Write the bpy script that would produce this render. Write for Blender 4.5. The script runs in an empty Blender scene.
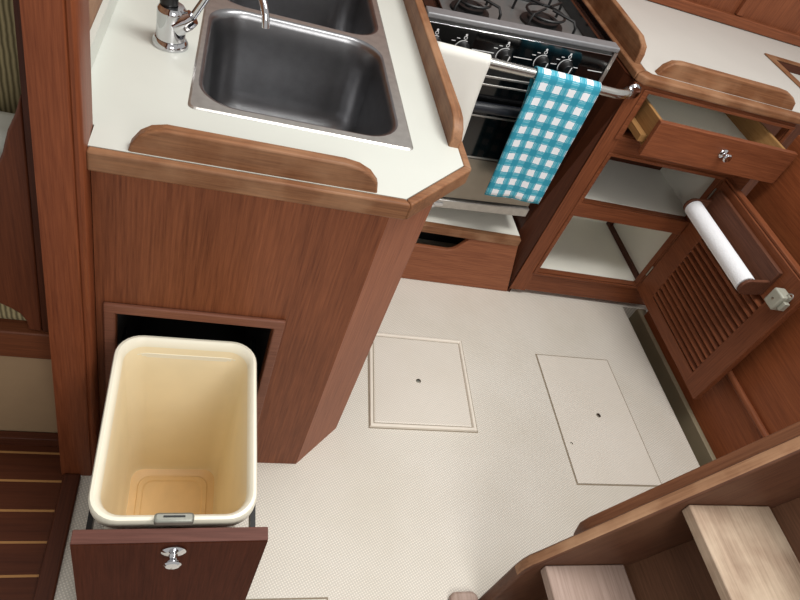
import bpy, bmesh, math, random
from mathutils import Vector, Matrix
C = bpy.context.scene.collection
PI = math.pi

# ------------------------------------------------------------------ camera
cam = bpy.data.cameras.new('camera'); cam.sensor_fit = 'HORIZONTAL'; cam.sensor_width = 36.0
cam.lens = 36.0 * 642.56 / 800; cam.clip_start = 0.02
co = bpy.data.objects.new('camera', cam); C.objects.link(co)
r0 = Vector((0.94588957, -0.12816199, 0.29810641)); r1 = Vector((0.11116329, -0.73511848, -0.6687627)); r2 = Vector((0.30485349, 0.66571415, -0.68109399))
co.matrix_world = Matrix(((r0.x, -r1.x, -r2.x, 0), (r0.y, -r1.y, -r2.y, 0), (r0.z, -r1.z, -r2.z, 1.62), (0, 0, 0, 1)))
bpy.context.scene.camera = co

# ------------------------------------------------------------------ world, lights, exposure
def lin(c):
    return tuple(((v / 255) / 12.92 if v / 255 <= .04045 else ((v / 255 + .055) / 1.055) ** 2.4) for v in c) + (1,)
w = bpy.data.worlds.new('world'); bpy.context.scene.world = w; w.use_nodes = True
bg = w.node_tree.nodes['Background']; bg.inputs[0].default_value = (1, .985, .955, 1); bg.inputs[1].default_value = .40
def area(name, loc, aim, sx, sy, power, col):
    l = bpy.data.lights.new(name, 'AREA'); l.shape = 'RECTANGLE'; l.size = sx; l.size_y = sy; l.energy = power; l.color = col
    o = bpy.data.objects.new(name, l); C.objects.link(o); o.location = loc
    o.rotation_euler = (Vector(aim) - Vector(loc)).to_track_quat('-Z', 'Y').to_euler()
area('companionway_daylight', (1.35, .75, 3.3), (.85, 1.1, 0), 1.0, 1.0, 40, (1, .985, .96))
area('front_fill_light', (.7, -1.1, 1.95), (1.2, 1.7, .3), .9, .8, 15, (1, .985, .96))  # added fill from behind the camera, lifts front faces and low shelf
area('overhead_hatch_daylight', (.45, .9, 3.2), (.5, 1.0, 0), .8, .8, 12, (1, .99, .97))
vs = bpy.context.scene.view_settings
vs.view_transform = 'Standard'; vs.look = 'None'; vs.gamma = 1; vs.use_curve_mapping = False; vs.exposure = 0.45

# ------------------------------------------------------------------ materials
def newmat(name):
    m = bpy.data.materials.new(name); m.use_nodes = True
    nt = m.node_tree; return m, nt, nt.nodes['Principled BSDF']
def plain(name, c, rough=.5, metal=0, var=.06, nscale=25, bump=0, bscale=200, coat=0):
    m, nt, p = newmat(name); c = lin(c)
    tc = nt.nodes.new('ShaderNodeTexCoord'); n = nt.nodes.new('ShaderNodeTexNoise'); n.inputs['Scale'].default_value = nscale; n.inputs['Detail'].default_value = 5
    nt.links.new(tc.outputs['Object'], n.inputs['Vector'])
    r = nt.nodes.new('ShaderNodeValToRGB'); r.color_ramp.elements[0].position = .3; r.color_ramp.elements[1].position = .7
    r.color_ramp.elements[0].color = tuple(v * (1 - var) for v in c[:3]) + (1,); r.color_ramp.elements[1].color = tuple(min(1, v * (1 + var)) for v in c[:3]) + (1,)
    nt.links.new(n.outputs['Fac'], r.inputs['Fac']); nt.links.new(r.outputs['Color'], p.inputs['Base Color'])
    p.inputs['Roughness'].default_value = rough; p.inputs['Metallic'].default_value = metal; p.inputs['Coat Weight'].default_value = coat
    if bump:
        b = nt.nodes.new('ShaderNodeBump'); b.inputs['Strength'].default_value = bump; b.inputs['Distance'].default_value = .002
        n2 = nt.nodes.new('ShaderNodeTexNoise'); n2.inputs['Scale'].default_value = bscale; nt.links.new(tc.outputs['Object'], n2.inputs['Vector'])
        nt.links.new(n2.outputs['Fac'], b.inputs['Height']); nt.links.new(b.outputs['Normal'], p.inputs['Normal'])
    return m
def wood(name, dark, light, axis='z', rough=.42, rot=(0, 0, 0), fine=240, wear=None, weark=.5, coat=.04, spec=.18):
    """straight grained timber, grain running along axis"""
    m, nt, p = newmat(name)
    tc = nt.nodes.new('ShaderNodeTexCoord'); mp = nt.nodes.new('ShaderNodeMapping')
    s = [fine, fine, fine]; s['xyz'.index(axis)] = fine / 28
    mp.inputs['Rotation'].default_value = rot
    mp2 = nt.nodes.new('ShaderNodeMapping'); mp2.inputs['Scale'].default_value = s
    nt.links.new(tc.outputs['Object'], mp.inputs['Vector']); nt.links.new(mp.outputs['Vector'], mp2.inputs['Vector'])
    n = nt.nodes.new('ShaderNodeTexNoise'); n.inputs['Scale'].default_value = 1; n.inputs['Detail'].default_value = 6; n.inputs['Roughness'].default_value = .65
    nt.links.new(mp2.outputs['Vector'], n.inputs['Vector'])
    mp3 = nt.nodes.new('ShaderNodeMapping'); s3 = [14, 14, 14]; s3['xyz'.index(axis)] = 1.1; mp3.inputs['Scale'].default_value = s3
    nt.links.new(mp.outputs['Vector'], mp3.inputs['Vector'])
    n2 = nt.nodes.new('ShaderNodeTexNoise'); n2.inputs['Scale'].default_value = 1; n2.inputs['Detail'].default_value = 4; n2.inputs['Distortion'].default_value = .4
    nt.links.new(mp3.outputs['Vector'], n2.inputs['Vector'])
    mx = nt.nodes.new('ShaderNodeMath'); mx.operation = 'MULTIPLY_ADD'; mx.inputs[1].default_value = .74
    mul = nt.nodes.new('ShaderNodeMath'); mul.operation = 'MULTIPLY'; mul.inputs[1].default_value = .26
    nt.links.new(n2.outputs['Fac'], mul.inputs[0]); nt.links.new(n.outputs['Fac'], mx.inputs[0]); nt.links.new(mul.outputs[0], mx.inputs[2])
    r = nt.nodes.new('ShaderNodeValToRGB'); e = r.color_ramp.elements
    e[0].position = .29; e[0].color = lin(dark); e[1].position = .71; e[1].color = lin(light)
    nt.links.new(mx.outputs[0], r.inputs['Fac']); col = r.outputs['Color']
    if wear:
        n3 = nt.nodes.new('ShaderNodeTexNoise'); n3.inputs['Scale'].default_value = 9; n3.inputs['Detail'].default_value = 6; nt.links.new(mp.outputs['Vector'], n3.inputs['Vector'])
        r3 = nt.nodes.new('ShaderNodeValToRGB'); r3.color_ramp.elements[0].position = .42; r3.color_ramp.elements[1].position = .66
        r3.color_ramp.elements[1].color = (weark,) * 3 + (1,)
        nt.links.new(n3.outputs['Fac'], r3.inputs['Fac'])
        mi = nt.nodes.new('ShaderNodeMix'); mi.data_type = 'RGBA'; nt.links.new(r3.outputs['Color'], mi.inputs['Factor'])
        nt.links.new(col, mi.inputs['A']); mi.inputs['B'].default_value = lin(wear); col = mi.outputs['Result']
    nt.links.new(col, p.inputs['Base Color']); p.inputs['Roughness'].default_value = rough; p.inputs['Coat Weight'].default_value = coat; p.inputs['Coat Roughness'].default_value = .3; p.inputs['Specular IOR Level'].default_value = spec
    b = nt.nodes.new('ShaderNodeBump'); b.inputs['Strength'].default_value = .15; b.inputs['Distance'].default_value = .001
    nt.links.new(n.outputs['Fac'], b.inputs['Height']); nt.links.new(b.outputs['Normal'], p.inputs['Normal'])
    return m
D, Lt = (90, 47, 29), (144, 85, 55)
M = {}
for a in 'xyz':
    M['teak_' + a] = wood('teak_' + a, D, Lt, a)
    M['trim_' + a] = wood('worn_teak_' + a, (92, 58, 38), (146, 100, 68), a, .5, wear=(176, 138, 106), weark=.45)
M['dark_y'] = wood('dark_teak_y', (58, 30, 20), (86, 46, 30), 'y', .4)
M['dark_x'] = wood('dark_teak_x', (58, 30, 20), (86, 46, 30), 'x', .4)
M['dark_z'] = wood('dark_and_shaded_teak_z', (54, 27, 16), (84, 44, 27), 'z', .4)
M['bin_front'] = wood('bin_front_shaded_teak', (58, 27, 17), (86, 45, 30), 'z', .6, coat=0, spec=.03)  # drawer front wood darkened for the shade that falls on it
M['bin_edge'] = wood('bin_front_edge', (80, 48, 40), (112, 72, 62), 'x', .5)
M['yellow_y'] = wood('drawer_side_wood', (132, 94, 54), (166, 126, 80), 'y', .5)
M['door_y'] = wood('door_teak_y', (92, 48, 29), (142, 84, 54), 'y', .45); M['door_z'] = wood('door_teak_z', (92, 48, 29), (142, 84, 54), 'z', .45)
M['holder'] = wood('holder_teak', (78, 46, 33), (116, 74, 55), 'y', .5)
SL = math.atan(1.0 / 1.89)
M['stringer'] = wood('stringer_teak', (68, 42, 31), (104, 68, 50), 'z', .5, rot=(0, -SL, 0), wear=(122, 88, 66), weark=.3)
M['stringer_edge'] = wood('stringer_worn_edge', (118, 82, 58), (158, 118, 88), 'z', .6, rot=(0, -SL, 0), wear=(190, 152, 118), weark=.5)
M['tread'] = wood('worn_tread', (124, 102, 84), (186, 162, 140), 'y', .5, fine=150, wear=(210, 192, 168), weark=.5)
M['tread_low'] = wood('worn_tread_grey', (136, 114, 102), (182, 160, 148), 'y', .5, fine=150, wear=(156, 134, 120), weark=.5)
M['laminate'] = plain('cream_laminate', (199, 201, 193), .38, var=.02, nscale=6)
M['laminate2'] = plain('cream_laminate_aft', (200, 197, 190), .4, var=.02, nscale=6)
M['white_in'] = plain('white_locker_lining', (236, 234, 222), .5, var=.02, nscale=8)
M['steel'] = plain('brushed_steel', (186, 183, 178), .32, .85, .08, 60)
M['basin'] = plain('worn_basin_steel', (146, 146, 148), .33, 1, .08, 30)
M['chrome'] = plain('chrome', (205, 205, 208), .07, 1, .01)
M['rail'] = plain('polished_rail_steel', (205, 203, 198), .22, 1, .05, 60)
M['black'] = plain('black_plastic', (16, 16, 17), .4, 0, .1)
M['glass'] = plain('black_glass', (8, 8, 9), .12, 0, .1, coat=.5)
M['iron'] = plain('black_enamel_iron', (18, 18, 19), .45, 0, .1)
M['cook'] = plain('cooktop_grey_steel', (104, 104, 103), .35, .25, .06, 30)
M['grey_bar'] = plain('stove_grey_metal', (140, 140, 142), .45, .5, .08, 60)
M['stove_low'] = plain('stove_lower_metal', (150, 142, 130), .35, .8, .04)
M['white_mark'] = plain('white_marking', (225, 225, 225), .5, 0, .02)
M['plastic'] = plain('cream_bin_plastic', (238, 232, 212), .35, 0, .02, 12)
M['plastic_in'] = plain('tan_bin_plastic', (238, 222, 186), .4, 0, .04, 9)
M['plastic_floor'] = plain('tan_bin_bottom', (230, 194, 140), .4, 0, .07, 14)  # deeper tan than the inner walls
M['catch'] = plain('dull_metal_catch', (150, 150, 140), .4, .6, .08, 60)
M['latchbox'] = plain('grey_green_latch', (172, 172, 158), .45, .2, .05, 40)
M['towel_white'] = plain('white_cotton', (226, 224, 216), .9, 0, .02, 20, .4, 900)
M['paper'] = plain('white_paper_towel', (240, 241, 244), .95, 0, .02, 60, .6, 160)
M['card'] = plain('cardboard_core', (70, 54, 42), .9)
M['beige'] = plain('beige_settee_panel', (148, 122, 92), .7, 0, .03)
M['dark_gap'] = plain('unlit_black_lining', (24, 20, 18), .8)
M['brass'] = plain('dull_screw_metal', (170, 164, 152), .3, 1, .1)
M['pillow'] = plain('pale_pillow_fabric', (196, 196, 186), .9, 0, .12, 16)
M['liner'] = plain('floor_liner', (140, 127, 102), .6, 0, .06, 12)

def nonskid(name, c, k=1.0, dirt=.06):
    m, nt, p = newmat(name); c = lin(c)
    tc = nt.nodes.new('ShaderNodeTexCoord')
    outs = []
    for ang in (PI / 4 + .3, -PI / 4 + .3):
        mp = nt.nodes.new('ShaderNodeMapping'); mp.inputs['Rotation'].default_value = (0, 0, ang)
        nt.links.new(tc.outputs['Object'], mp.inputs['Vector'])
        wv = nt.nodes.new('ShaderNodeTexWave'); wv.inputs['Scale'].default_value = 48; nt.links.new(mp.outputs['Vector'], wv.inputs['Vector'])
        outs.append(wv.outputs['Fac'])
    mu = nt.nodes.new('ShaderNodeMath'); mu.operation = 'MULTIPLY'; nt.links.new(outs[0], mu.inputs[0]); nt.links.new(outs[1], mu.inputs[1])
    r = nt.nodes.new('ShaderNodeValToRGB'); r.color_ramp.elements[0].position = .1; r.color_ramp.elements[1].position = .6
    r.color_ramp.elements[0].color = tuple(v * (1 - .13 * k) for v in c[:3]) + (1,); r.color_ramp.elements[1].color = tuple(min(1, v * (1 + .05 * k)) for v in c[:3]) + (1,)
    nt.links.new(mu.outputs[0], r.inputs['Fac'])
    n = nt.nodes.new('ShaderNodeTexNoise'); n.inputs['Scale'].default_value = 4.5; n.inputs['Detail'].default_value = 6; nt.links.new(tc.outputs['Object'], n.inputs['Vector'])
    r2 = nt.nodes.new('ShaderNodeValToRGB'); r2.color_ramp.elements[0].position = .3; r2.color_ramp.elements[1].position = .62
    r2.color_ramp.elements[0].color = (1 - dirt, 1 - dirt * 1.15, 1 - dirt * 1.5, 1)
    nt.links.new(n.outputs['Fac'], r2.inputs['Fac'])
    mi = nt.nodes.new('ShaderNodeMix'); mi.data_type = 'RGBA'; mi.blend_type = 'MULTIPLY'; mi.inputs['Factor'].default_value = 1
    nt.links.new(r.outputs['Color'], mi.inputs['A']); nt.links.new(r2.outputs['Color'], mi.inputs['B'])
    nt.links.new(mi.outputs['Result'], p.inputs['Base Color']); p.inputs['Roughness'].default_value = .5
    b = nt.nodes.new('ShaderNodeBump'); b.inputs['Strength'].default_value = .35 * k; b.inputs['Distance'].default_value = .001
    nt.links.new(mu.outputs[0], b.inputs['Height']); nt.links.new(b.outputs['Normal'], p.inputs['Normal'])
    return m
M['floor'] = nonskid('nonskid_floor', (225, 218, 206), 1.5)
M['hatch'] = nonskid('nonskid_hatch', (224, 216, 204), 1, .04)

def teak_holly():
    m = wood('teak_and_holly', (60, 28, 16), (88, 46, 26), 'x', .4, fine=110); nt = m.node_tree; p = nt.nodes['Principled BSDF']
    src = p.inputs['Base Color'].links[0].from_socket
    tc = nt.nodes.new('ShaderNodeTexCoord'); sp = nt.nodes.new('ShaderNodeSeparateXYZ'); nt.links.new(tc.outputs['Object'], sp.inputs[0])
    a = nt.nodes.new('ShaderNodeMath'); a.operation = 'ADD'; a.inputs[1].default_value = 10 - .826 + .0755 * 100; nt.links.new(sp.outputs['Y'], a.inputs[0])
    d = nt.nodes.new('ShaderNodeMath'); d.operation = 'DIVIDE'; d.inputs[1].default_value = .0755; nt.links.new(a.outputs[0], d.inputs[0])
    o = nt.nodes.new('ShaderNodeMath'); o.operation = 'SUBTRACT'; o.inputs[1].default_value = 10 / .0755; nt.links.new(d.outputs[0], o.inputs[0])
    f = nt.nodes.new('ShaderNodeMath'); f.operation = 'FRACT'; nt.links.new(o.outputs[0], f.inputs[0])
    l = nt.nodes.new('ShaderNodeMath'); l.operation = 'LESS_THAN'; l.inputs[1].default_value = .075; nt.links.new(f.outputs[0], l.inputs[0])
    mi = nt.nodes.new('ShaderNodeMix'); mi.data_type = 'RGBA'; nt.links.new(l.outputs[0], mi.inputs['Factor']); nt.links.new(src, mi.inputs['A'])
    mi.inputs['B'].default_value = lin((160, 116, 70)); nt.links.new(mi.outputs['Result'], p.inputs['Base Color'])
    return m
M['teak_holly'] = teak_holly()

def corduroy():
    m, nt, p = newmat('olive_corduroy')
    tc = nt.nodes.new('ShaderNodeTexCoord'); wv = nt.nodes.new('ShaderNodeTexWave'); wv.inputs['Scale'].default_value = 35; wv.inputs['Distortion'].default_value = 1.5
    nt.links.new(tc.outputs['Object'], wv.inputs['Vector'])
    r = nt.nodes.new('ShaderNodeValToRGB'); r.color_ramp.elements[0].color = lin((84, 74, 48)); r.color_ramp.elements[1].color = lin((150, 136, 100))
    nt.links.new(wv.outputs['Fac'], r.inputs['Fac']); nt.links.new(r.outputs['Color'], p.inputs['Base Color']); p.inputs['Roughness'].default_value = .95
    return m
M['corduroy'] = corduroy()

def gingham():
    """teal brushed checks on white, laid out along the cloth (UV in metres)"""
    m, nt, p = newmat('teal_check_cotton'); L = nt.links.new
    uv = nt.nodes.new('ShaderNodeTexCoord'); sp = nt.nodes.new('ShaderNodeSeparateXYZ'); L(uv.outputs['UV'], sp.inputs[0])
    def math_(op, a, b=None):
        n = nt.nodes.new('ShaderNodeMath'); n.operation = op
        for i, v in enumerate((a, b)):
            if v is None: continue
            if isinstance(v, (int, float)): n.inputs[i].default_value = v
            else: L(v, n.inputs[i])
        return n.outputs[0]
    noise = nt.nodes.new('ShaderNodeTexNoise'); noise.inputs['Scale'].default_value = 120; L(uv.outputs['UV'], noise.inputs['Vector'])
    jit = math_('MULTIPLY', math_('SUBTRACT', noise.outputs['Fac'], .5), .12)
    bands, streaks = [], []
    for ax, off in (('X', .1), ('Y', .62)):
        t = math_('FRACT', math_('ADD', math_('ADD', math_('DIVIDE', sp.outputs[ax], .0475), off + 20), jit))
        bands.append(math_('LESS_THAN', t, .5))
        s1 = math_('MULTIPLY', math_('GREATER_THAN', t, .07), math_('LESS_THAN', t, .11))
        s2 = math_('MULTIPLY', math_('GREATER_THAN', t, .18), math_('LESS_THAN', t, .21))
        s3 = math_('MULTIPLY', math_('GREATER_THAN', t, .40), math_('LESS_THAN', t, .44))
        streaks.append(math_('ADD', math_('ADD', s1, s2), s3))
    anyb = math_('MAXIMUM', bands[0], bands[1]); both = math_('MULTIPLY', bands[0], bands[1])
    st = math_('MAXIMUM', math_('MULTIPLY', streaks[0], math_('SUBTRACT', 1, bands[1])), math_('MULTIPLY', streaks[1], math_('SUBTRACT', 1, bands[0])))
    m1 = nt.nodes.new('ShaderNodeMix'); m1.data_type = 'RGBA'; L(both, m1.inputs['Factor']); m1.inputs['A'].default_value = lin((62, 160, 182)); m1.inputs['B'].default_value = lin((40, 142, 166))
    m2 = nt.nodes.new('ShaderNodeMix'); m2.data_type = 'RGBA'; L(math_('MULTIPLY', st, .65), m2.inputs['Factor']); L(m1.outputs['Result'], m2.inputs['A']); m2.inputs['B'].default_value = lin((170, 214, 224))
    m3 = nt.nodes.new('ShaderNodeMix'); m3.data_type = 'RGBA'; L(anyb, m3.inputs['Factor']); m3.inputs['A'].default_value = lin((234, 236, 240)); L(m2.outputs['Result'], m3.inputs['B'])
    L(m3.outputs['Result'], p.inputs['Base Color']); p.inputs['Roughness'].default_value = .9
    return m
M['gingham'] = gingham()

# ------------------------------------------------------------------ helpers
def thing(name, label, cat, loc=(0, 0, 0), group=None):
    o = bpy.data.objects.new(name, None); o.empty_display_size = .05; C.objects.link(o); o.location = loc
    o['label'] = label; o['category'] = cat
    if group: o['group'] = group
    return o
def wloc(o):
    v = Vector((0, 0, 0))
    while o: v += o.location; o = o.parent
    return v
def obj(name, bm, mat, parent=None, bev=0, seg=2, smooth=False, label=None, xf=None, mats=None, loc=None):
    if xf is not None: bmesh.ops.transform(bm, matrix=xf, verts=bm.verts)
    off = wloc(parent) if parent else Vector(loc or (0, 0, 0))
    bmesh.ops.translate(bm, vec=-off, verts=bm.verts)
    bmesh.ops.recalc_face_normals(bm, faces=bm.faces)
    me = bpy.data.meshes.new(name); bm.to_mesh(me); bm.free()
    for mm in (mats or [mat]): me.materials.append(mm)
    o = bpy.data.objects.new(name, me); C.objects.link(o)
    if parent: o.parent = parent
    else: o.location = off
    if bev:
        b = o.modifiers.new('bevel', 'BEVEL'); b.width = bev; b.segments = seg; b.limit_method = 'ANGLE'; b.angle_limit = math.radians(40)
    if smooth or bev:
        for p in me.polygons: p.use_smooth = True
        me.set_sharp_from_angle(angle=math.radians(38))
    if label: o['label'] = label
    return o
def tag(o, label, cat, group=None):
    o['label'] = label; o['category'] = cat
    if group: o['group'] = group
    return o
def struct(name, bm, mat, **k):
    o = obj(name, bm, mat, **k); o['kind'] = 'structure'; return o
def box(bm, x0, x1, y0, y1, z0, z1):
    v = [bm.verts.new((x, y, z)) for x in (x0, x1) for y in (y0, y1) for z in (z0, z1)]
    for f in ((0, 1, 3, 2), (4, 6, 7, 5), (0, 4, 5, 1), (2, 3, 7, 6), (0, 2, 6, 4), (1, 5, 7, 3)): bm.faces.new([v[i] for i in f])
    return bm
def B(*a): return box(bmesh.new(), *a)
def prism(bm, pts, axis, a, b):
    """polygon pts extruded along axis between a and b; pts are the other two coordinates in xyz order"""
    def P(p, t):
        q = list(p); q.insert('xyz'.index(axis), t); return q
    lo = [bm.verts.new(P(p, a)) for p in pts]; hi = [bm.verts.new(P(p, b)) for p in pts]; n = len(pts)
    bm.faces.new(lo); bm.faces.new(hi[::-1])
    for i in range(n): bm.faces.new((lo[i], lo[(i + 1) % n], hi[(i + 1) % n], hi[i]))
    return bm
def PR(*a): return prism(bmesh.new(), *a)
def rrect(x0, x1, y0, y1, r, n=6):
    out = []
    for cx, cy, a0 in ((x1 - r, y1 - r, 0), (x0 + r, y1 - r, 90), (x0 + r, y0 + r, 180), (x1 - r, y0 + r, 270)):
        for i in range(n + 1):
            a = math.radians(a0 + 90 * i / n); out.append((cx + r * math.cos(a), cy + r * math.sin(a)))
    return out
def loft(bm, loops, cap0=False, cap1=False, mi=None):
    vs_ = [[bm.verts.new(p) for p in l] for l in loops]; n = len(loops[0])
    for k in range(len(vs_) - 1):
        for i in range(n):
            f = bm.faces.new((vs_[k][i], vs_[k][(i + 1) % n], vs_[k + 1][(i + 1) % n], vs_[k + 1][i]))
            if mi: f.material_index = mi[k]
    if cap0: bm.faces.new(vs_[0])
    if cap1:
        f = bm.faces.new(vs_[-1])
        if mi: f.material_index = mi[-1]
    return bm
def tube(bm, pts, r, seg=12, cap=True):
    pts = [Vector(p) for p in pts]; n = len(pts); loops = []; up = None
    rr = r if isinstance(r, (list, tuple)) else [r] * n
    for i, p in enumerate(pts):
        t = (pts[min(i + 1, n - 1)] - pts[max(i - 1, 0)]).normalized()
        if up is None:
            up = t.orthogonal().normalized()
        else: up = (up - t * up.dot(t)).normalized()
        s = t.cross(up)
        loops.append([tuple(p + (up * math.cos(2 * PI * k / seg) + s * math.sin(2 * PI * k / seg)) * rr[i]) for k in range(seg)])
    return loft(bm, loops, cap, cap)
def T(*a, **k): return tube(bmesh.new(), *a, **k)
def lathe(bm, prof, c, ax=(0, 0, 1), seg=24):
    """profile of (radius, height) along direction ax from c"""
    ax = Vector(ax).normalized(); u = ax.orthogonal().normalized(); v = ax.cross(u); c = Vector(c)
    loops = [[tuple(c + ax * h + (u * math.cos(2 * PI * k / seg) + v * math.sin(2 * PI * k / seg)) * max(r, 1e-5)) for k in range(seg)] for r, h in prof]
    return loft(bm, loops, True, True)
def LA(*a, **k): return lathe(bmesh.new(), *a, **k)
def arc(c, r, a0, a1, n, f):
    return [f(c[0] + r * math.cos(math.radians(a0 + (a1 - a0) * i / n)), c[1] + r * math.sin(math.radians(a0 + (a1 - a0) * i / n))) for i in range(n + 1)]
def panel(bm, axis, us, vs2, holes, a, b):
    """board with rectangular cut-outs: us, vs2 are grid breaks, holes the (i,j) cells left out; thickness a..b along axis"""
    def P(u, v, t):
        q = [u, v]; q.insert('xyz'.index(axis), t); return q
    cache = {}
    def V(i, j, t):
        if (i, j, t) not in cache: cache[(i, j, t)] = bm.verts.new(P(us[i], vs2[j], t))
        return cache[(i, j, t)]
    nu, nv = len(us) - 1, len(vs2) - 1
    solid = lambda i, j: 0 <= i < nu and 0 <= j < nv and (i, j) not in holes
    for i in range(nu):
        for j in range(nv):
            if not solid(i, j): continue
            for t in (a, b): bm.faces.new((V(i, j, t), V(i + 1, j, t), V(i + 1, j + 1, t), V(i, j + 1, t)))
            for di, dj, e in ((-1, 0, ((i, j), (i, j + 1))), (1, 0, ((i + 1, j), (i + 1, j + 1))), (0, -1, ((i, j), (i + 1, j))), (0, 1, ((i, j + 1), (i + 1, j + 1)))):
                if not solid(i + di, j + dj): bm.faces.new((V(*e[0], a), V(*e[1], a), V(*e[1], b), V(*e[0], b)))
    return bm
def PN(*a): return panel(bmesh.new(), *a)

# ------------------------------------------------------------------ setting
CT = .97   # worktop height
fl = prism(bmesh.new(), [(-.214, -.14), (-.214, 0), (1.752, 0), (1.7575, -.0015), (1.761, -.005), (1.7635, -.012), (1.766, -.11), (2.0, -.11), (2.0, -.14)], 'y', -.2, 1.70)
box(fl, -.214, 2.0, 1.7005, 2.45, -.14, 0)
struct('floor', fl, M['floor'], smooth=True)
struct('floor_left', B(-.9, -.252, .0, .98, -.03, 0), M['teak_holly'])
struct('trim_1', B(-.254, -.214, .0, .846, -.03, .012), M['dark_y'], bev=.004)
# post between the galley and the saloon: main post with rounded bead and back rebate
pm = bmesh.new()
post = lambda xl, z: [(x, y, z) for x, y in [(xl, .846), (-.1935, .846), (-.1915, .8475), (-.190, .8505), (-.188, .8485), (-.183, .848), (-.1785, .851), (-.1765, .857), (-.178, .898), (-.180, .94), (xl, .94)]]
loft(pm, [post(-.259, 0), post(-.231, 1.75)], True, True)
struct('trim_2', pm, wood('post_teak', (92, 44, 24), (138, 76, 46), 'z', .42), smooth=True)
struct('trim_3', loft(bmesh.new(), [[(-.2985 + .0209 * z, .9405, z), (-.240, .9405, z), (-.240, .952, z), (-.2985 + .0209 * z, .952, z)] for z in (.4395, 1.75)], True, True), M['dark_z'])
struct('wall_left', B(-.240, -.2215, .953, 2.468, 0, 1.75), M['trim_y'])
wr = bmesh.new(); box(wr, 1.848, 2.75, -.2, 1.66, 0, .925)
struct('wall_right', wr, wood('right_wall_teak', (110, 56, 32), (156, 90, 54), 'y', .45))
struct('trim_4', T([(1.838, 1.20, .234), (1.838, .2, .234)], .013, 12), M['teak_y'], smooth=True)
# back wall above the aft worktop, framed panels
bw = bmesh.new(); box(bw, -.234, 2.9, 2.47, 2.50, .0, 1.6)
struct('wall_back', bw, M['teak_z'])
bt = bmesh.new(); box(bt, 1.2, 2.75, 2.44, 2.468, .972, 1.012)
struct('baseboard_back', bt, M['teak_x'], bev=.004)
for i, x in enumerate((1.45, 1.99, 2.5)):
    struct('trim_%d' % (5 + i), B(x, x + .03, 2.45, 2.468, 1.014, 1.55), M['teak_z'], bev=.003)
# moulded floor liner rising to the wall
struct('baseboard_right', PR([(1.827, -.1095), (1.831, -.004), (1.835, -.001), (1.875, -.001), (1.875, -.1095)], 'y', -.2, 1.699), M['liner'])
struct('trim_9', B(1.767, 1.8265, -.2, 1.699, -.1095, -.09), plain('dark_bilge_channel', (78, 66, 46), .7, 0, .15, 10))  # channel bottom coloured darker than the floor liner

# ------------------------------------------------------------------ floor hatches
def hatch(label, quad, border, screws):
    cx = sum(p[0] for p in quad) / 4; cy = sum(p[1] for p in quad) / 4
    t = thing('floor_hatch', label, 'floor hatch', (cx, cy, 0))
    def inset(d, z): return [(cx + (x - cx) * (1 - d / abs(x - cx)), cy + (y - cy) * (1 - d / abs(y - cy)), z) for x, y in quad]
    if border:
        bm = loft(bmesh.new(), [inset(0, .0005), inset(.002, .009), inset(.010, .010), inset(.014, .002)])
        obj('rim', bm, M['liner_lip'], t, bev=.002)
        obj('shade_line', loft(bmesh.new(), [inset(-.0035, .0006), inset(-.0004, .0006)]), M['groove_and_shade'], t)  # these two dark rings paint the shade along the raised rim
        obj('shade_line', loft(bmesh.new(), [inset(.0135, .0036), inset(.0155, .0044)]), M['groove_and_shade'], t)
        lid = loft(bmesh.new(), [inset(.015, .0005), inset(.015, .004), inset(.020, .006)], True, True)
    else:
        obj('rim', loft(bmesh.new(), [inset(0, .0005), inset(.0045, .0005)]), M['groove_and_shade'], t)
        lid = loft(bmesh.new(), [inset(.005, .0005), inset(.005, .003), inset(.007, .0036)], True, True)
    obj('lid', lid, M['hatch'], t)
    for x, y, r in screws:
        zt = .006 if border else .0036
        obj('screw', LA([(r * 1.15, zt - .001), (r * 1.15, zt + .0012), (r * .7, zt + .002), (0.0006, zt + .002)], (x, y, 0), seg=14), M['brass'], t, smooth=True)
M['groove_and_shade'] = plain('hatch_groove_and_shade', (140, 126, 106), .7)
M['liner_lip'] = plain('hatch_lip', (228, 219, 205), .4, var=.03)
hatch('square floor hatch with a raised lip beside the sink cabinet', [(.552, 1.030), (.912, 1.033), (.934, 1.410), (.586, 1.408)], True, [(.738, 1.214, .0075)])
hatch('large flush floor hatch in front of the open louvered door', [(1.222, .857), (1.557, .858), (1.552, 1.391), (1.232, 1.386)], False, [(1.406, 1.126, .0075), (1.253, 1.006, .004)])
hatch('flush floor hatch at the bottom edge of the photo beside the bin drawer front', [(.02, .18), (.392, .18), (.396, .538), (.02, .541)], False, [])

# ------------------------------------------------------------------ sink cabinet with its pull-out bin drawer
pc = thing('sink_cabinet', 'dark reddish teak sink cabinet with cut corner and opening for the pulled-out bin', 'cabinet', (.1, 1.1, 0))
obj('front_panel', PN('y', [-.177, -.141, .167, .324], [.0, .03, .580, .929], {(1, 1)}, .898, .916), M['teak_z'], pc)
obj('corner_panel', PR([(.324, .898), (.447, 1.021), (.434, 1.034), (.3165, .9165)], 'z', 0, .929), M['trim_corner'] if 'trim_corner' in M else wood('corner_lit_teak', (116, 66, 46), (168, 106, 76), 'z', .5), pc, label='angled corner panel coloured paler for the light it catches')  # paler wood paints in the stronger light on the angled face
obj('side_panel', B(.429, .447, 1.0345, 2.44, 0, .929), M['teak_z'], pc)
fr = PN('y', [-.163, -.1415, .168, .189], [.008, .031, .579, .604], {(1, 1)}, .888, .8975)
obj('opening_frame', fr, wood('bezel_teak', (104, 62, 46), (142, 94, 74), 'x'), pc, bev=.003)
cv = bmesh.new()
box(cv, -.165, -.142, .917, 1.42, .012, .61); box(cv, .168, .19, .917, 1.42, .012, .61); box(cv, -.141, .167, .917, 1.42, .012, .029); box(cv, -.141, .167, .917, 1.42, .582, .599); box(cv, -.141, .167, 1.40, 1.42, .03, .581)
obj('drawer_cavity', cv, M['dark_gap'], pc, label='dark inside of the bin opening')
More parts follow.
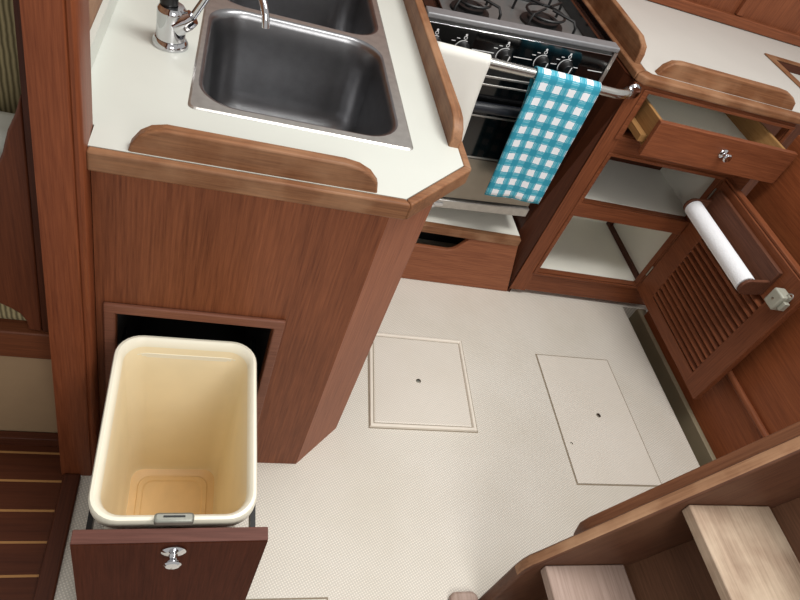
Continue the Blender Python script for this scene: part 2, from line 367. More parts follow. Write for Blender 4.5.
RZ = Matrix.Translation(Vector((.012, .69, 0))) @ Matrix.Rotation(math.radians(1.3), 4, 'Z') @ Matrix.Translation(Vector((-.012, -.69, 0)))
RZ1 = Matrix.Translation(Vector((.012, .69, 0))) @ Matrix.Rotation(math.radians(1.1), 4, 'Z') @ Matrix.Translation(Vector((-.012, -.69, 0)))
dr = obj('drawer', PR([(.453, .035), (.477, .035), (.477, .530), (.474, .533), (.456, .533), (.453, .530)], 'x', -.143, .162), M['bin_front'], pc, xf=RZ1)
obj('top_edging', B(-.143, .162, .4535, .4765, .5335, .5365), M['bin_edge'], dr, xf=RZ1, bev=.001)
obj('knob', LA([(.020, 0), (.020, .003), (.015, .006), (.0075, .008), (.006, .014), (.008, .018), (.0125, .021), (.014, .024), (.011, .027), (.001, .028)], (.0115, .4525, .504), (0, -1, 0)), M['chrome'], dr, smooth=True, xf=RZ1)
ck = bmesh.new(); prism(ck, rrect(-.0245, .0385, .478, .4945, .006, 4), 'z', .5395, .558); 
obj('catch', ck, M['catch'], dr, bev=.004, xf=RZ1, label='dull grey metal catch')
obj('catch_slot', B(-.010, .024, .485, .488, .5582, .5592), M['black'], dr, xf=RZ1)
for x in (-.140, .152):
    rb = bmesh.new(); box(rb, x, x + .010, .478, 1.02, .36, .385); box(rb, x, x + .010, .478, .50, .2, .36)
    obj('runner', rb, M['black'], dr, xf=RZ1)
cr = bmesh.new(); box(cr, -.13, .155, .478, .90, .046, .058)
obj('drawer_tray', cr, M['dark_x'], dr, xf=RZ1)
# the bin stands inside the drawer
def rl(hx, hy, r, z, cx=.0065, cy=.6845): return [(x, y, z) for x, y in rrect(cx - hx, cx + hx, cy - hy, cy + hy, r, 7)]
bb = bmesh.new()
zb = .0585
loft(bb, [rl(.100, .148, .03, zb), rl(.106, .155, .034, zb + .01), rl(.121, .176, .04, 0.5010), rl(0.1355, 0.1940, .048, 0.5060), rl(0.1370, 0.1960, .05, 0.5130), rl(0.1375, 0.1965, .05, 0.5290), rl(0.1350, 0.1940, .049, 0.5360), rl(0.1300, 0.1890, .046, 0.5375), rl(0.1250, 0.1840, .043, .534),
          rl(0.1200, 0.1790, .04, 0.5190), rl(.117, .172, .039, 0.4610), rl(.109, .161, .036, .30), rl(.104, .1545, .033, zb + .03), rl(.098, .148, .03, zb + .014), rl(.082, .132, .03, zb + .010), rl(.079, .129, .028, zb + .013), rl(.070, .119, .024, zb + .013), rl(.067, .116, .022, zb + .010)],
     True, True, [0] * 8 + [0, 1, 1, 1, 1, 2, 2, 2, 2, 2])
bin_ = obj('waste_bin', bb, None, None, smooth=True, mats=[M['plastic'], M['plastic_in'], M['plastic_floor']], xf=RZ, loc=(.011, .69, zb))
tag(bin_, 'empty cream plastic waste bin with tan inside in the pulled-out drawer', 'waste bin')

# ------------------------------------------------------------------ sink worktop
wt = thing('sink_worktop', 'cream laminate worktop with teak edging and raised rails around the sink', 'worktop', (.1, 1.4, CT))
hx0, hx1, hy0, hy1 = -.030, .362, 1.055, 1.885
lam = bmesh.new()
for poly in ([(-.178, .885), (.3367, .885), (.4765, 1.0248), (.4765, hy0), (-.1855, hy0), (-.1855, .9415), (-.178, .9415)], [(-.1855, hy0), (hx0, hy0), (hx0, hy1), (-.1855, hy1)], [(hx1, hy0), (.4765, hy0), (.4765, hy1), (hx1, hy1)], [(-.1855, hy1), (.4765, hy1), (.4765, 2.44), (-.1855, 2.44)]):
    prism(lam, poly, 'z', .93, CT)
bmesh.ops.remove_doubles(lam, verts=lam.verts, dist=1e-5)
prism(lam, [(-.2215, .953), (-.1855, .953), (-.1855, 2.44), (-.2215, 2.44)], 'z', .93, CT)
obj('laminate_top', lam, M['laminate'], wt)
obj('backsplash', B(-.2212, -.2105, .953, 2.44, CT + .0005, CT + .042), M['laminate'], wt)
ed = bmesh.new()
prism(ed, [(-.1775, .868), (.344, .868), (.3367, .8845), (-.1775, .8845)], 'z', .934, CT + .001)
prism(ed, [(.3445, .868), (.4935, 1.017), (.4768, 1.0245), (.3372, .8846)], 'z', .934, CT + .001)
prism(ed, [(.4935, 1.0175), (.4935, 2.44), (.477, 2.44), (.477, 1.0250)], 'z', .934, CT + .001)
obj('edge_trim', ed, M['trim_x'], wt, bev=.004, seg=3)
prof = [(-.124, .960), (-.118, .982), (-.106, 1.001), (-.090, 1.013), (-.068, 1.019), (.215, 1.018), (.242, 1.014), (.264, 1.004), (.279, .989), (.286, .960)]
obj('fiddle_rail', PR(prof, 'y', .8868, .908), M['trim_x'], wt, bev=.004, seg=3, label='rounded teak rail along the front edge')
profy = [(1.083, .9665), (1.086, .990), (1.100, 1.006), (1.125, 1.018), (1.16, 1.021), (2.40, 1.021), (2.40, .966)]
obj('fiddle_rail', PR(profy, 'x', .4555, .479), M['trim_y'], wt, bev=.003, seg=3, label='long teak rail along the stove side')

# ------------------------------------------------------------------ sink
sk = thing('sink', 'double bowl brushed stainless steel sink let into the cream worktop', 'sink', (.165, 1.47, CT))
def bowl_loops(x0, x1, y0, y1, r, depth):
    L_ = []
    for d, z in ((0, .003), (.004, .0022), (.008, -.002), (.011, -.012), (.015, -.06), (.018, -(depth - .075)), (.023, -(depth - .05)), (.033, -(depth - .028)), (.048, -(depth - .012)), (.068, -(depth - .003)), (.090, -depth)):
        L_.append([(x, y, CT + z) for x, y in rrect(x0 + d, x1 - d, y0 + d, y1 - d, max(r - d * .35, .02), 8)])
    return L_
bowls = ((-.035, .353, 1.060, 1.472, 0.075, .255), (-.032, .359, 1.488, 1.875, .075, .255))
rim = bmesh.new(); edges = []
def ring(pts, z):
    v = [rim.verts.new((x, y, z)) for x, y in pts]; return [rim.edges.new((v[i], v[(i + 1) % len(v)])) for i in range(len(v))]
edges += ring(rrect(-.043, .371, 1.044, 1.897, .012, 5), CT + .003)
for b_ in bowls: edges += ring(rrect(b_[0], b_[1], b_[2], b_[3], b_[4], 8), CT + .003)
bmesh.ops.triangle_fill(rim, use_beauty=True, use_dissolve=False, edges=edges)
loft(rim, [[(x, y, CT + .003) for x, y in rrect(-.043, .371, 1.044, 1.897, .012, 5)], [(x, y, CT + .0005) for x, y in rrect(-.047, .375, 1.040, 1.901, .014, 5)]])
bmesh.ops.remove_doubles(rim, verts=rim.verts, dist=1e-5)
obj('rim', rim, M['steel'], sk)
for b_ in bowls:
    bo = obj('basin', loft(bmesh.new(), bowl_loops(*b_), False, True), M['basin'], sk, smooth=True)
    cx, cy = (b_[0] + b_[1]) / 2, (b_[2] + b_[3]) / 2
# ------------------------------------------------------------------ faucet
fc = thing('faucet', 'chrome galley faucet with black lever standing left of the sink', 'faucet', (-.097, 1.255, CT))
FX, FY = -.097, 1.252
obj('base_flange', LA([(.034, .0), (.0345, .004), (.032, .010), (.029, .014), (.001, .014)], (FX, FY, CT + .0005)), M['chrome'], fc, smooth=True)
obj('body', LA([(.0275, .0), (.027, .052), (.0262, .056), (.022, .062), (.001, .062)], (FX, FY, CT + .0148)), M['chrome'], fc, smooth=True)
obj('lever', LA([(.0165, 0), (.016, .05), (.012, .058), (.001, .058)], (FX - .006, FY + .004, CT + .0772), (-.05, .02, 1)), M['black'], fc, smooth=True, label='black plastic lever')
co_ = bmesh.new(); tube(co_, [(FX + .010, FY - .006, CT + .046), (FX + .030, FY - .010, CT + .060), (FX + .038, FY - .010, CT + .068)], [.023, .0175, .0145], 16)
obj('spout_collar', co_, M['chrome'], fc, smooth=True)
sp = [(-.061, 1.242, 1.036), (-.046, 1.237, 1.068), (-.028, 1.228, 1.105), (-.005, 1.213, 1.137), (.020, 1.197, 1.150), (.040, 1.18, 1.149), (.053, 1.164, 1.141), (.0615, 1.149, 1.127), (.0655, 1.142, 1.114), (.068, 1.138, 1.098)]
def spline(pts, n=6):
    pts = [Vector(p) for p in pts]; out = []
    for i in range(len(pts) - 1):
        p0, p1, p2, p3 = pts[max(i - 1, 0)], pts[i], pts[i + 1], pts[min(i + 2, len(pts) - 1)]
        for k in range(n):
            t = k / n; out.append(.5 * ((2 * p1) + (p2 - p0) * t + (2 * p0 - 5 * p1 + 4 * p2 - p3) * t * t + (3 * p1 - p0 - 3 * p2 + p3) * t ** 3))
    return out + [pts[-1]]
obj('spout', T(spline(sp), .0068, 12), M['chrome'], fc, smooth=True)

# ------------------------------------------------------------------ stove (hangs a few degrees out of level on its gimbals)
st = thing('stove', 'black and steel gimballed gas stove with oven between the two worktops', 'stove', (.81, 2.0, .33))
SX = Matrix(((1, 0, 0, 0), (0, 1, 0, 0), (.0664, 0, 1, -.0664 * .80), (0, 0, 0, 1)))
x0, x1, yf, zt, zb2 = .520, 1.117, 1.74, .989, .336
def S(name, bm, mat, parent=st, **k): return obj(name, bm, mat, parent, xf=SX, **k)
body = S('body', B(x0, x1, yf + .012, 2.24, zb2, zt - .05), M['stove_low'])
# cooktop tray with raised rim
ct = bmesh.new(); box(ct, x0, x1, yf + .045, 2.24, zt - .049, zt - .035); box(ct, x0 + .0125, x1 - .0125, 2.228, 2.24, zt - .034, zt + .02)
S('cooktop', ct, M['cook'], bev=.003)
for xa in (x0, x1 - .052): S('side_guard', PR([(xa, zt - .0345), (xa + .052, zt - .0345), (xa + .052, zt + .001), (xa + .049, zt + .001), (xa + .046, zt - .012), (xa + .006, zt - .012), (xa + .003, zt + .001), (xa, zt + .001)], 'y', yf + .045, 2.227), M['glass'])
S('front_rail', B(x0, x1 + .004, yf - .004, yf + .040, zt - .012, zt + .004), M['grey_bar'], bev=.004)
S('panel_lip', PR([(yf + .002, zt - .020), (yf + .010, zt - .0125), (yf + .030, zt - .0125), (yf + .030, zt - .020)], 'x', x0 + .01, x1 - .012), M['cook'])
S('panel_strip', B(x0, x1 - .010, yf - .003, yf + .010, zt - .0235, zt - .0205), M['chrome'], bev=.001)
cp = S('control_panel', B(x0, x1 - .008, yf, yf + .0115, .872, zt - .024), M['glass'])
S('corner_strip', B(x1 - .0075, x1 + .004, yf - .003, yf + .0115, .872, zt - .0125), M['steel'])
KN = [.566, .652, .782, .903, .982]
zk = .908
def flat(bm, c, w, h): box(bm, c[0] - w / 2, c[0] + w / 2, yf - .0008, yf - .0002, c[1] - h / 2, c[1] + h / 2)
def rng(bm, cx, cz, r0, r1, a0, a1, n=14):
    for i in range(n):
        a, b = math.radians(a0 + (a1 - a0) * i / n), math.radians(a0 + (a1 - a0) * (i + 1) / n)
        v = [bm.verts.new((cx + r * math.cos(t), yf - .0006, cz + r * math.sin(t))) for r, t in ((r0, a), (r1, a), (r1, b), (r0, b))]
        bm.faces.new(v)
    bmesh.ops.remove_doubles(bm, verts=bm.verts, dist=1e-6)
def mark(name, f):
    bm = bmesh.new(); f(bm); S(name, bm, M['white_mark'], cp)
for i, k in enumerate(KN):
    mark('dial_arc', lambda bm: rng(bm, k, zk, .0225, .0247, 70, 215))
    for c, w in [((k - .033, zk + .019), .012), ((k - .021, zk + .028), .010)] + ([((k - .036, zk + .004), .010)] if i in (0, 4) else []):
        mark('dial_tick', lambda bm: flat(bm, c, w, .0018))
    # flame symbol: ring with a pointed tip
    mark('flame_symbol', lambda bm: (rng(bm, k - .001, zk + .032, .0036, .0054, 0, 360, 12), rng(bm, k - .001, zk + .0405, .0001, .0034, 0, 360, 8)))
for a, b in list(zip(KN[:-1], KN[1:])) + [(KN[4], KN[4] + .07), (KN[4] + .045, KN[4] + .155)]:
    mark('panel_line', lambda bm: flat(bm, ((a + b) / 2 - .002, zk + .003), max(b - a - .062, .014), .0022))
for k in KN:
    kb = S('control_knob', LA([(.0215, 0), (.0215, .004), (.018, .008), (.0165, .022), (.014, .025), (.001, .025)], (k, yf - .0005, zk), (0, -1, 0)), M['black'], smooth=True)
    S('pointer', PR([(k + .003, zk - .012), (k + .006, zk - .012), (k + .0085, zk + .012), (k + .0055, zk + .012)], 'y', yf - .0270, yf - .0258), M['white_mark'], kb)
# oven door
od = S('oven_door', B(x0 + .006, x1 - .006, yf - .006, yf + .0115, .558, .838), M['glass'], bev=.003)
S('vent_strip', B(x0 + .006, x1 - .006, yf - .002, yf + .0115, .845, .871), M['iron'])
for z, h, d in ((.839, .007, .012), (.812, .006, .009), (.707, .006, .009), (.556, .006, .010)):
    S('door_trim', B(x0 + .008, x1 - .008, yf - d, yf - .0065, z, z + h), M['steel'], od, bev=.001)
S('door_handle', T([(x0 + .03, yf - .03, .752), (x1 - .03, yf - .03, .752)], .017, 14), plain('dark_handle', (34, 37, 44), .3), od, smooth=True)
for x in (x0 + .06, x1 - .06): S('handle_bracket', B(x - .01, x + .01, yf - .024, yf - .0065, .744, .760), M['black'], od)
S('lower_panel', B(x0 + .004, x1 - .004, yf - .002, yf + .0115, .378, .548), M['stove_low'], bev=.003)
S('bottom_rail', B(x0, x1, yf - .012, yf + .0115, .338, .374), M['steel'], bev=.003)
lt = bmesh.new(); box(lt, .755, .790, yf - .017, yf - .0125, .350, .362); tube(lt, [(.752, yf - .016, .356), (.752, yf - .03, .356)], .006, 10)
S('latch', lt, M['chrome'])
# burners and pan supports
def burner(cx, cy, r):
    b_ = S('burner', LA([(r + .02, 0), (r + .018, .006), (r, .010), (r, .018), (r * .7, .0185), (r * .68, .014), (r * .45, .014), (r * .42, .022), (.001, .023)], (cx, cy, zt - .0348)), M['iron'], smooth=True)
for cx, cy, r in ((.69, 1.90, .042), (.93, 1.91, .050), (.68, 2.12, .05), (.93, 2.13, .042)):
    burner(cx, cy, r)
    g = bmesh.new(); R_ = r + .045; z = zt + .004
    tube(g, [(cx + (r + .012) * math.cos(2 * PI * i / 24), cy + (r + .012) * math.sin(2 * PI * i / 24), z - .004) for i in range(25)], .0042, 8, False)
    for a in range(4):
        an = PI / 4 + a * PI / 2; c, s = math.cos(an), math.sin(an)
        tube(g, [(cx + .018 * c, cy + .018 * s, z + .012), (cx + R_ * c, cy + R_ * s, z + .010), (cx + (R_ + .012) * c, cy + (R_ + .012) * s, z - .006), (cx + (R_ + .013) * c, cy + (R_ + .013) * s, zt - .034)], .0042, 8)
    S('pan_support', g, M['iron'], smooth=True)

# ------------------------------------------------------------------ towel rail, towels
gr = thing('towel_rail', 'stainless steel grab rail running across the front of the stove', 'rail', (.83, 1.65, .92))
obj('bar', T(spline([(.4985, 1.65, .9155), (.8, 1.65, .9155), (1.085, 1.65, .9165), (1.135, 1.652, .9165), (1.163, 1.664, .9165), (1.185, 1.680, .9165)]), .0152, 16), M['rail'], gr, smooth=True)
obj('end_fitting', LA([(.017, 0), (.017, .004), (.0155, .007), (.0155, .018), (.001, .018)], (1.174, 1.672, .9165), (.75, .62, 0)), M['chrome'], gr, smooth=True)
obj('end_fitting', LA([(.026, 0), (.026, .004), (.02, .010), (.001, .011)], (1.208, 1.6955, .9165), (0, -1, 0)), M['chrome'], gr, smooth=True)
obj('end_fitting', LA([(.02, 0), (.02, .004), (.001, .005)], (.4937, 1.65, .9165), (1, 0, 0)), M['chrome'], gr, smooth=True)
def towel(name, label, mat, xl, xr, zf, zback, shift, seed, nx=14, wav=.004, th=.0035):
    rnd = random.Random(seed); ph = [rnd.uniform(0, 6.28) for _ in range(3)]
    prof_ = []; rr = .0172 + th * .5; yb, zb_ = 1.65, .9165
    n1 = 12
    for i in range(n1): t = i / n1; prof_.append((yb + rr, zback + (zb_ - zback) * t, 1))
    for i in range(13): a = PI * i / 12; prof_.append((yb + rr * math.cos(a), zb_ + rr * math.sin(a), 0))
    n2 = 26
    for i in range(1, n2 + 1): t = i / n2; prof_.append((yb - rr, zb_ + (zf - zb_) * t, 1))
    bm = bmesh.new(); uvl = bm.loops.layers.uv.new('UVMap'); rows = []; s = 0; prev = None; top = zb_
    for y, z, k in prof_:
        if prev: s += math.hypot(y - prev[0], z - prev[1])
        prev = (y, z); row = []
        hang = max(0, top - z)
        for i in range(nx + 1):
            u = i / nx
            f = min(hang / .12, 1) * k
            dy = wav * f * (1 + math.sin(u * 7 + ph[0]) + .5 * math.sin(u * 13 + ph[1] + z * 9)) * (-1 if y < yb else .15)
            x = xl + (xr - xl) * u + shift * hang + (.022 * f * (1 - u) if y > yb else 0) - .010 * hang / .42 * u * u + .003 * math.sin(z * 11 + ph[2]) * f
            row.append((bm.verts.new((x, y + dy, z)), (u * (xr - xl), s)))
        rows.append(row)
    for a, b in zip(rows[:-1], rows[1:]):
        for i in range(nx):
            q = (a[i], a[i + 1], b[i + 1], b[i]); f = bm.faces.new([v for v, _ in q])
            for l, (_, uv) in zip(f.loops, q): l[uvl].uv = uv
    o = obj(name, bm, mat, None, smooth=True, loc=((xl + xr) / 2, yb, zb_))
    so = o.modifiers.new('thickness', 'SOLIDIFY'); so.thickness = th; so.offset = 0
    tag(o, label, 'towel'); return o
towel('tea_towel', 'teal and white checked tea towel hanging over the rail', M['gingham'], .852, 1.063, .497, .470, .030, 4, 18, .0035)
towel('tea_towel', 'plain white tea towel hanging on the rail next to the sink worktop', M['towel_white'], .545, .705, .55, .60, .07, 9, 12, .003)

# ------------------------------------------------------------------ locker under the stove
lo = thing('stove_locker', 'low teak locker with a hand cut-out and white top under the stove', 'cabinet', (.82, 1.9, 0))
obj('front_panel', PR([(.449, .0), (1.1995, .0), (1.135, .2415), (.955, .2415), (.935, .236), (.905, .190), (.892, .178), (.875, .172), (.62, .172), (.60, .18), (.57, .22), (.55, .2415), (.449, .2415)], 'y', 1.7005, 1.718), wood('locker_teak_x', (108, 60, 40), (164, 104, 72), 'x', .5), lo, bev=.003)
obj('top_trim', B(.449, 1.132, 1.696, 1.722, .2425, .275), M['trim_x'], lo, bev=.003)
obj('shelf', B(.449, 1.132, 1.7225, 2.44, .2425, .274), M['white_in'], lo)
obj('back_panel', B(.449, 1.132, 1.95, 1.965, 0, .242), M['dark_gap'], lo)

# ------------------------------------------------------------------ aft cabinet
ac = thing('galley_cabinet', 'teak galley cabinet with an open drawer and open louvered door right of the stove', 'cabinet', (1.5, 1.9, 0))
FY0, FY1 = 1.703, 1.729
obj('face_frame', PN('y', [1.2005, 1.272, 1.742, 1.838, 1.859], [.022, .128, .424, .486, .686, .766, .920, .944], {(1, 1), (1, 3), (1, 5), (2, 5)}, FY0, FY1), M['teak_x'], ac, bev=.002)
obj('stile', B(1.2003, 1.268, FY0 - .004, FY0 - .0005, .022, .944), M['teak_z'], ac)
spl = lambda xl, z: [(1.2095, 1.6985, z), (1.2095, 1.7025, z), (1.2003, 1.7025, z), (1.2003, 1.7295, z), (1.2180, 1.7295, z), (1.2180, 2.44, z), (xl, 2.44, z), (xl, 1.76 if z else 1.7025, z)]
obj('side_panel', loft(bmesh.new(), [spl(1.2085, 0), spl(1.143, .26), spl(1.192, .944)], True, True), M['dark_z'], ac)  # dark wood puts the shade on this side face into its colour
obj('toe_board', B(1.219, 1.859, 1.7295, 1.742, 0, .10), M['teak_x'], ac)
ft = bmesh.new()
obj('drawer_surround', PN('y', [1.244, 1.262, 1.8385, 1.855], [.752, .765, .921, .932], {(1, 1)}, FY0 - .009, FY0 - .0045), M['teak_x'], ac, bev=.002)
obj('opening_surround', PN('y', [1.256, 1.271, 1.743, 1.753], [.118, .127, .425, .485, .687, .699], {(1, 1), (1, 3)}, FY0 - .009, FY0 - .0045), M['teak_x'], ac, bev=.002)
li = bmesh.new()
for z0_, z1_ in ((.100, .129), (.455, .487)): box(li, 1.255, 1.78, 1.7295, 2.10, z0_, z1_)
obj('shelf', B(1.273, 1.7715, 1.7295, 2.10, .102, .1285), M['white_in'], ac)
obj('shelf', B(1.273, 1.7715, 1.7295, 2.10, .458, .4865), M['white_in'], ac)
obj('lining', B(1.772, 1.785, 1.7295, 2.10, .102, .755), M['white_in'], ac)
obj('lining', B(1.2185, 1.2725, 1.7295, 2.10, .102, .755), M['teak_z'], ac)
obj('back_lining', B(1.2185, 1.785, 2.1005, 2.112, .102, .929), M['white_in'], ac)
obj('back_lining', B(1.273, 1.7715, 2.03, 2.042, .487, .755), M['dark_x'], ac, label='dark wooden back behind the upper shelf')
cl = bmesh.new(); box(cl, 1.754, 1.7715, 1.7295, 2.10, .129, .146); box(cl, 1.754, 1.7715, 2.075, 2.10, .1465, .457)
obj('corner_cleat', cl, M['dark_y'], ac)
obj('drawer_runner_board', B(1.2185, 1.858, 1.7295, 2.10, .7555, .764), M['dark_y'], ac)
# drawer pulled out about 12 cm
d = obj('drawer', B(1.2815, 1.8285, 1.588, 1.607, .770, .892), M['teak_x'], ac, bev=.002)
for x in (1.2935, 1.7895): obj('drawer_side', B(x, x + .013, 1.6075, 2.02, .786, .886), M['yellow_y'], d, bev=.002)
obj('drawer_bottom', B(1.307, 1.789, 1.6075, 2.02, .812, .819), M['white_in'], d)
obj('drawer_back', B(1.307, 1.789, 2.007, 2.02, .8195, .875), M['white_in'], d)
obj('knob', LA([(.016, 0), (.016, .003), (.012, .006), (.0062, .009), (.0055, .016), (.009, .020), (.0135, .024), (.0145, .028), (.011, .032), (.001, .0335)], (1.56, 1.5875, .838), (0, -1, 0)), M['chrome'], d, smooth=True)
obj('runner', B(1.2665, 1.2925, 1.62, 2.02, .80, .822), M['yellow_y'], d)
# louvered door swung open against the right wall
DX0, DX1 = 1.742, 1.768
dz0, dz1, dy0, dy1 = .122, .690, 1.140, 1.690
dm = PN('x', [dy0, 1.222, 1.597, dy1], [dz0, .175, .556, dz1], {(1, 1)}, DX0, DX1)
door = obj('door', dm, M['door_y'], ac, bev=.003)
obj('stile', B(DX0 - .0006, DX0 + .002, dy0 + .001, 1.2215, dz0 + .001, dz1 - .001), M['door_z'], door)
nsl = 15
for i in range(nsl):
    z = .181 + (.552 - .181) * (i + .5) / nsl
    pts = []
    sl = bmesh.new()
    cs = [(-.016, -.0085), (-.0135, -.0125), (-.009, -.012), (.013, .006), (.014, .010), (.010, .0115), (-.013, -.004)]
    prism(sl, [(DX0 + .0135 + a, z + b) for a, b in cs], 'y', 1.2225, 1.5965)
    obj('slat', sl, M['door_y'], door, smooth=True)
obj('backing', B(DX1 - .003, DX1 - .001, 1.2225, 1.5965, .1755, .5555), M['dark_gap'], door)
obj('top_molding', B(DX0 + .003, DX1 + .004, dy0, dy1, dz1 + .0005, dz1 + .012), M['door_y'], door, bev=.003)
for z in (.20, .60): obj('hinge', T([(DX0 - .002, 1.6925, z), (DX0 - .002, 1.6925, z + .05)], .003, 8), M['brass'], door)
lb = bmesh.new(); box(lb, 1.700, DX0 - .0008, 1.158, 1.206, .582, .640)
latch = obj('rim_latch', lb, M['latchbox'], door, bev=.006, seg=3, label='grey green metal latch box')
obj('latch_lip', B(1.712, 1.732, 1.1445, 1.1575, .596, .626), M['latchbox'], door, bev=.002)
obj('latch_button', LA([(.004, 0), (.004, .0015), (.001, .002)], (1.6995, 1.182, .612), (-1, 0, 0), 12), M['brass'], door, smooth=True)
obj('latch_tail', T(spline([(1.722, 1.170, .6405), (1.722, 1.166, .652), (1.722, 1.156, .656), (1.722, 1.150, .648), (1.722, 1.1585, .6405)]), .002, 8), M['steel'], door, smooth=True)

# paper towel holder on the door
ph = thing('paper_towel_holder', 'teak paper towel holder with two rounded brackets on the open louvered door', 'paper towel holder', (1.74, 1.45, .56))
PY0, PY1, PXc, PZc = 1.258, 1.652, 1.668, .574
bz0, bz1 = .562, .664
obj('backboard', B(1.724, DX0 - .0012, PY0 - .012, PY1 + .010, bz0, bz1), M['holder'], ph, bev=.003)
for y in (PY0 - .013, PY1 - .001):
    pts = [(1.7235, .622)] + arc((1.664, .584), .031, 80, 265, 12, lambda a, b: (a, b)) + [(1.7235, .562)]
    obj('bracket', PR(pts, 'y', y, y + .012), M['holder'], ph, bev=.003)
obj('rod', T([(1.664, PY0, .584), (1.664, PY1 - .002, .584)], .008, 12), M['teak_y'], ph, smooth=True)
def ringtube(r0, r1, ya, yb, c, seg=32):
    lo_ = [[(c[0] + r * math.cos(2 * PI * k / seg), y, c[1] + r * math.sin(2 * PI * k / seg)) for k in range(seg)] for r, y in ((r0, ya), (r1 - .002, ya), (r1, ya + .002), (r1, yb - .002), (r1 - .002, yb), (r0, yb), (r0, ya))]
    return loft(bmesh.new(), lo_)
pr_ = thing('paper_towel_roll', 'slim roll of white paper towel on the wooden holder', 'paper towel', (1.664, 1.45, .584))
obj('paper', ringtube(.0195, .031, PY0 + .003, PY1 - .005, (1.664, .584)), M['paper'], pr_, smooth=True)
obj('core', ringtube(.0175, .0192, PY0 + .002, PY1 - .004, (1.664, .584)), M['card'], pr_, smooth=True)
hk = T(spline([(1.835, 1.218, .205), (1.852, 1.218, .212), (1.8585, 1.212, .222)]), .003, 8)
tag(obj('door_hook', T(spline([(1.847, 1.235, .232), (1.834, 1.235, .232), (1.827, 1.230, .224), (1.831, 1.226, .216)]), .003, 8), M['brass'], smooth=True, loc=(1.847, 1.235, .232)), 'tiny metal hook on the right wall under the louvered door', 'hook')

# ------------------------------------------------------------------ aft worktop
aw = thing('aft_worktop', 'cream worktop with teak edging and a recessed well on the galley cabinet', 'worktop', (1.8, 2.0, CT))
wx0, wx1, wy0, wy1 = 2.042, 2.45, 1.83, 2.197
lam2 = bmesh.new()
for poly in ([(1.245, 1.745), (1.2605, 1.730), (2.75, 1.730), (2.75, wy0), (1.245, wy0)], [(1.245, wy0), (wx0, wy0), (wx0, wy1), (1.245, wy1)], [(wx1, wy0), (2.75, wy0), (2.75, wy1), (wx1, wy1)], [(1.245, wy1), (2.75, wy1), (2.75, 2.468), (1.245, 2.468)]):
    prism(lam2, poly, 'z', .9445, CT)
bmesh.ops.remove_doubles(lam2, verts=lam2.verts, dist=1e-5)
obj('laminate_top', lam2, M['laminate2'], aw)
e2 = bmesh.new()
prism(e2, [(1.2245, 1.6865), (2.75, 1.6865), (2.75, 1.7295), (1.2603, 1.7295), (1.2448, 1.745), (1.199, 1.71)], 'z', .9445, CT + .001)
prism(e2, [(1.199, 1.7105), (1.2445, 1.7455), (1.2445, 2.44), (1.199, 2.44)], 'z', .9445, CT + .001)
obj('edge_trim', e2, M['trim_x'], aw, bev=.006, seg=3)
pf = [(1.278, .966), (1.292, .998), (1.313, 1.016), (1.345, 1.022), (1.74, 1.022), (1.775, 1.019), (1.80, 1.010), (1.822, .995), (1.832, .966)]
obj('fiddle_rail', PR(pf, 'y', 1.7305, 1.757), M['trim_x'], aw, bev=.005, seg=3, label='front teak rail with rounded ends')
pf = [(1.775, .966), (1.778, 1.0), (1.79, 1.022), (1.835, 1.036), (2.05, 1.040), (2.42, 1.040), (2.42, .966)]
obj('fiddle_rail', PR(pf, 'x', 1.214, 1.236), M['trim_y'], aw, bev=.004, seg=3, label='teak rail along the stove side')
wf = PN('z', [wx0 - .02, wx0 + .012, wx1 - .012, wx1 + .02], [wy0 - .02, wy0 + .012, wy1 - .012, wy1 + .02], {(1, 1)}, CT + .0005, CT + .006)
obj('well_frame', wf, M['trim_y'], aw, bev=.002)
wb = bmesh.new()
box(wb, wx0 + .001, wx0 + .012, wy0 + .001, wy1 - .001, .932, CT); box(wb, wx1 - .012, wx1 - .001, wy0 + .001, wy1 - .001, .932, CT)
box(wb, wx0 + .0125, wx1 - .0125, wy1 - .012, wy1 - .001, .932, CT); box(wb, wx0 + .0125, wx1 - .0125, wy0 + .001, wy0 + .012, .932, CT)
obj('well_side', wb, M['dark_x'], aw)
obj('well_bottom', B(wx0 + .0125, wx1 - .0125, wy0 + .0125, wy1 - .0125, .932, .942), M['laminate2'], aw)

# ------------------------------------------------------------------ companionway ladder
ld = thing('companionway_ladder', 'worn teak companionway ladder rising to the right over the floor', 'ladder', (.95, .3, 0))
k = 1.89
def sx(z): return .800 + (z - .29) / k
def stringer(y0, y1):
    top = 1.50
    pts = [(.792, 0), (.790, .245), (.793, .280), (.801, .306), (.814, .326), (sx(top), top), (sx(top) + .30, top), (sx(0) + .42, 0)]
    return PR(pts, 'y', y0, y1)
def edge(y0, y1):
    return None
s1 = stringer(.490, .520)
s1.faces.ensure_lookup_table()
for f in s1.faces:
    n = f.normal if f.normal.length else None
s1.normal_update()
for f in s1.faces:
    c = f.calc_center_median()
    if abs(f.normal.y) < .5 and c.x < sx(c.z) + .03 and c.z > .24: f.material_index = 1
obj('stringer', s1, None, ld, bev=.008, seg=3, mats=[M['stringer'], M['stringer_edge']])
obj('stringer', stringer(.0, .030), M['stringer'], ld, bev=.008, seg=3)
obj('side_cleat', PR([(.905, .345), (.888, .408), (.896, .436), (.925, .49), (sx(1.5) + .02, 1.5), (sx(1.5) + .09, 1.5), (.99, .335)], 'y', .5205, .550), M['teak_str'] if 'teak_str' in M else wood('cleat_teak', (92, 56, 38), (132, 88, 62), 'z', .45, rot=(0, -SL, 0)), ld, bev=.004)
def px_(z): return 1.052 + (z - .292) / 1.85
obj('back_panel', PR([(px_(.0) + .004, .0), (px_(1.5) + .004, 1.5), (px_(1.5) + .024, 1.5), (px_(.0) + .024, .0)], 'y', .0305, .4895), wood('ladder_back_teak', (84, 56, 40), (120, 84, 62), 'y', .5), ld)
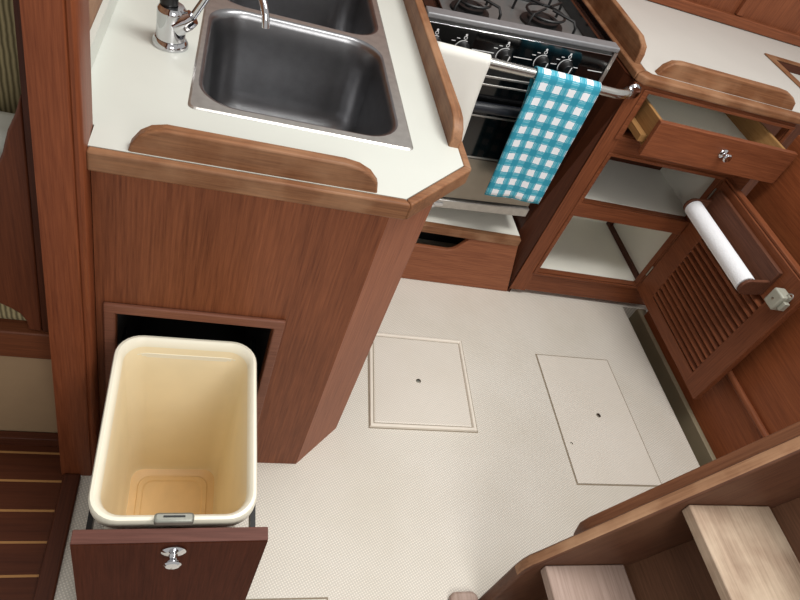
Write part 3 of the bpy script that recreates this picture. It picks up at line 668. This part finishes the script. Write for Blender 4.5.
for i, (z, xa, xb) in enumerate(((.313, .829, 1.043), (.627, 1.001, 1.213), (.938, 1.175, 1.385))):
    obj('tread', B(xa, xb, .0305, .4895, z - .028, z), M['tread_low'] if i == 0 else M['tread'], ld, bev=.003, label='grey worn lowest tread' if i == 0 else None)
obj('foot_block', PR(rrect(.712, .7915, .452, .537, .02, 5), 'z', 0, .022), M['tread_low'], ld, bev=.008, seg=3)

# ------------------------------------------------------------------ saloon settee seen past the post
se = thing('settee', 'teak fronted settee base with beige panel left of the post', 'settee', (-.45, 1.2, 0))
obj('kickboard', B(-.9, -.2605, .923, .944, 0, .034), M['dark_x'], se, bev=.002)
obj('front_panel', B(-.9, -.2425, .9455, .965, 0, .352), M['beige'], se)
obj('seat_ledge', B(-.9, -.2605, .932, 1.00, .353, .438), wood('ledge_teak', (80, 43, 27), (118, 68, 43), 'x'), se, bev=.004)
obj('base', B(-.9, -.2425, 1.0005, 1.7, .34, .437), M['dark_x'], se)
bo = PR([(-.2905, .44), (-.316, .44), (-.318, .470), (-.327, .490), (-.345, .506), (-.375, .525), (-.46, .55), (-.46, .79), (-.40, .80), (-.335, .838), (-.316, .885), (-.304, .93), (-.2905, .962), (-.2790, 1.0)], 'y', .940, .9525)
obj('end_board', bo, wood('end_board_teak', (72, 36, 22), (104, 56, 34), 'z'), se, bev=.004)
def cushion(name, label, cat, a, mat, bev):
    o = obj(name, B(*a), mat, None, bev=bev, seg=5, loc=((a[0] + a[1]) / 2, (a[2] + a[3]) / 2, a[4])); return tag(o, label, cat)
cushion('seat_cushion', 'olive corduroy seat cushion on the settee below the curved teak board', 'cushion', (-.88, -.245, .9535, 1.55, .4385, .545), M['corduroy'], .025)
cushion('back_cushion', 'olive corduroy back cushion behind the post at the top left', 'cushion', (-.88, -.24, 1.13, 1.26, .547, 1.35), M['corduroy'], .03)
cushion('throw_pillow', 'pale pillow on the settee at the left edge of the photo', 'pillow', (-.70, -.29, 1.0, 1.10, .547, .868), M['pillow'], .03)
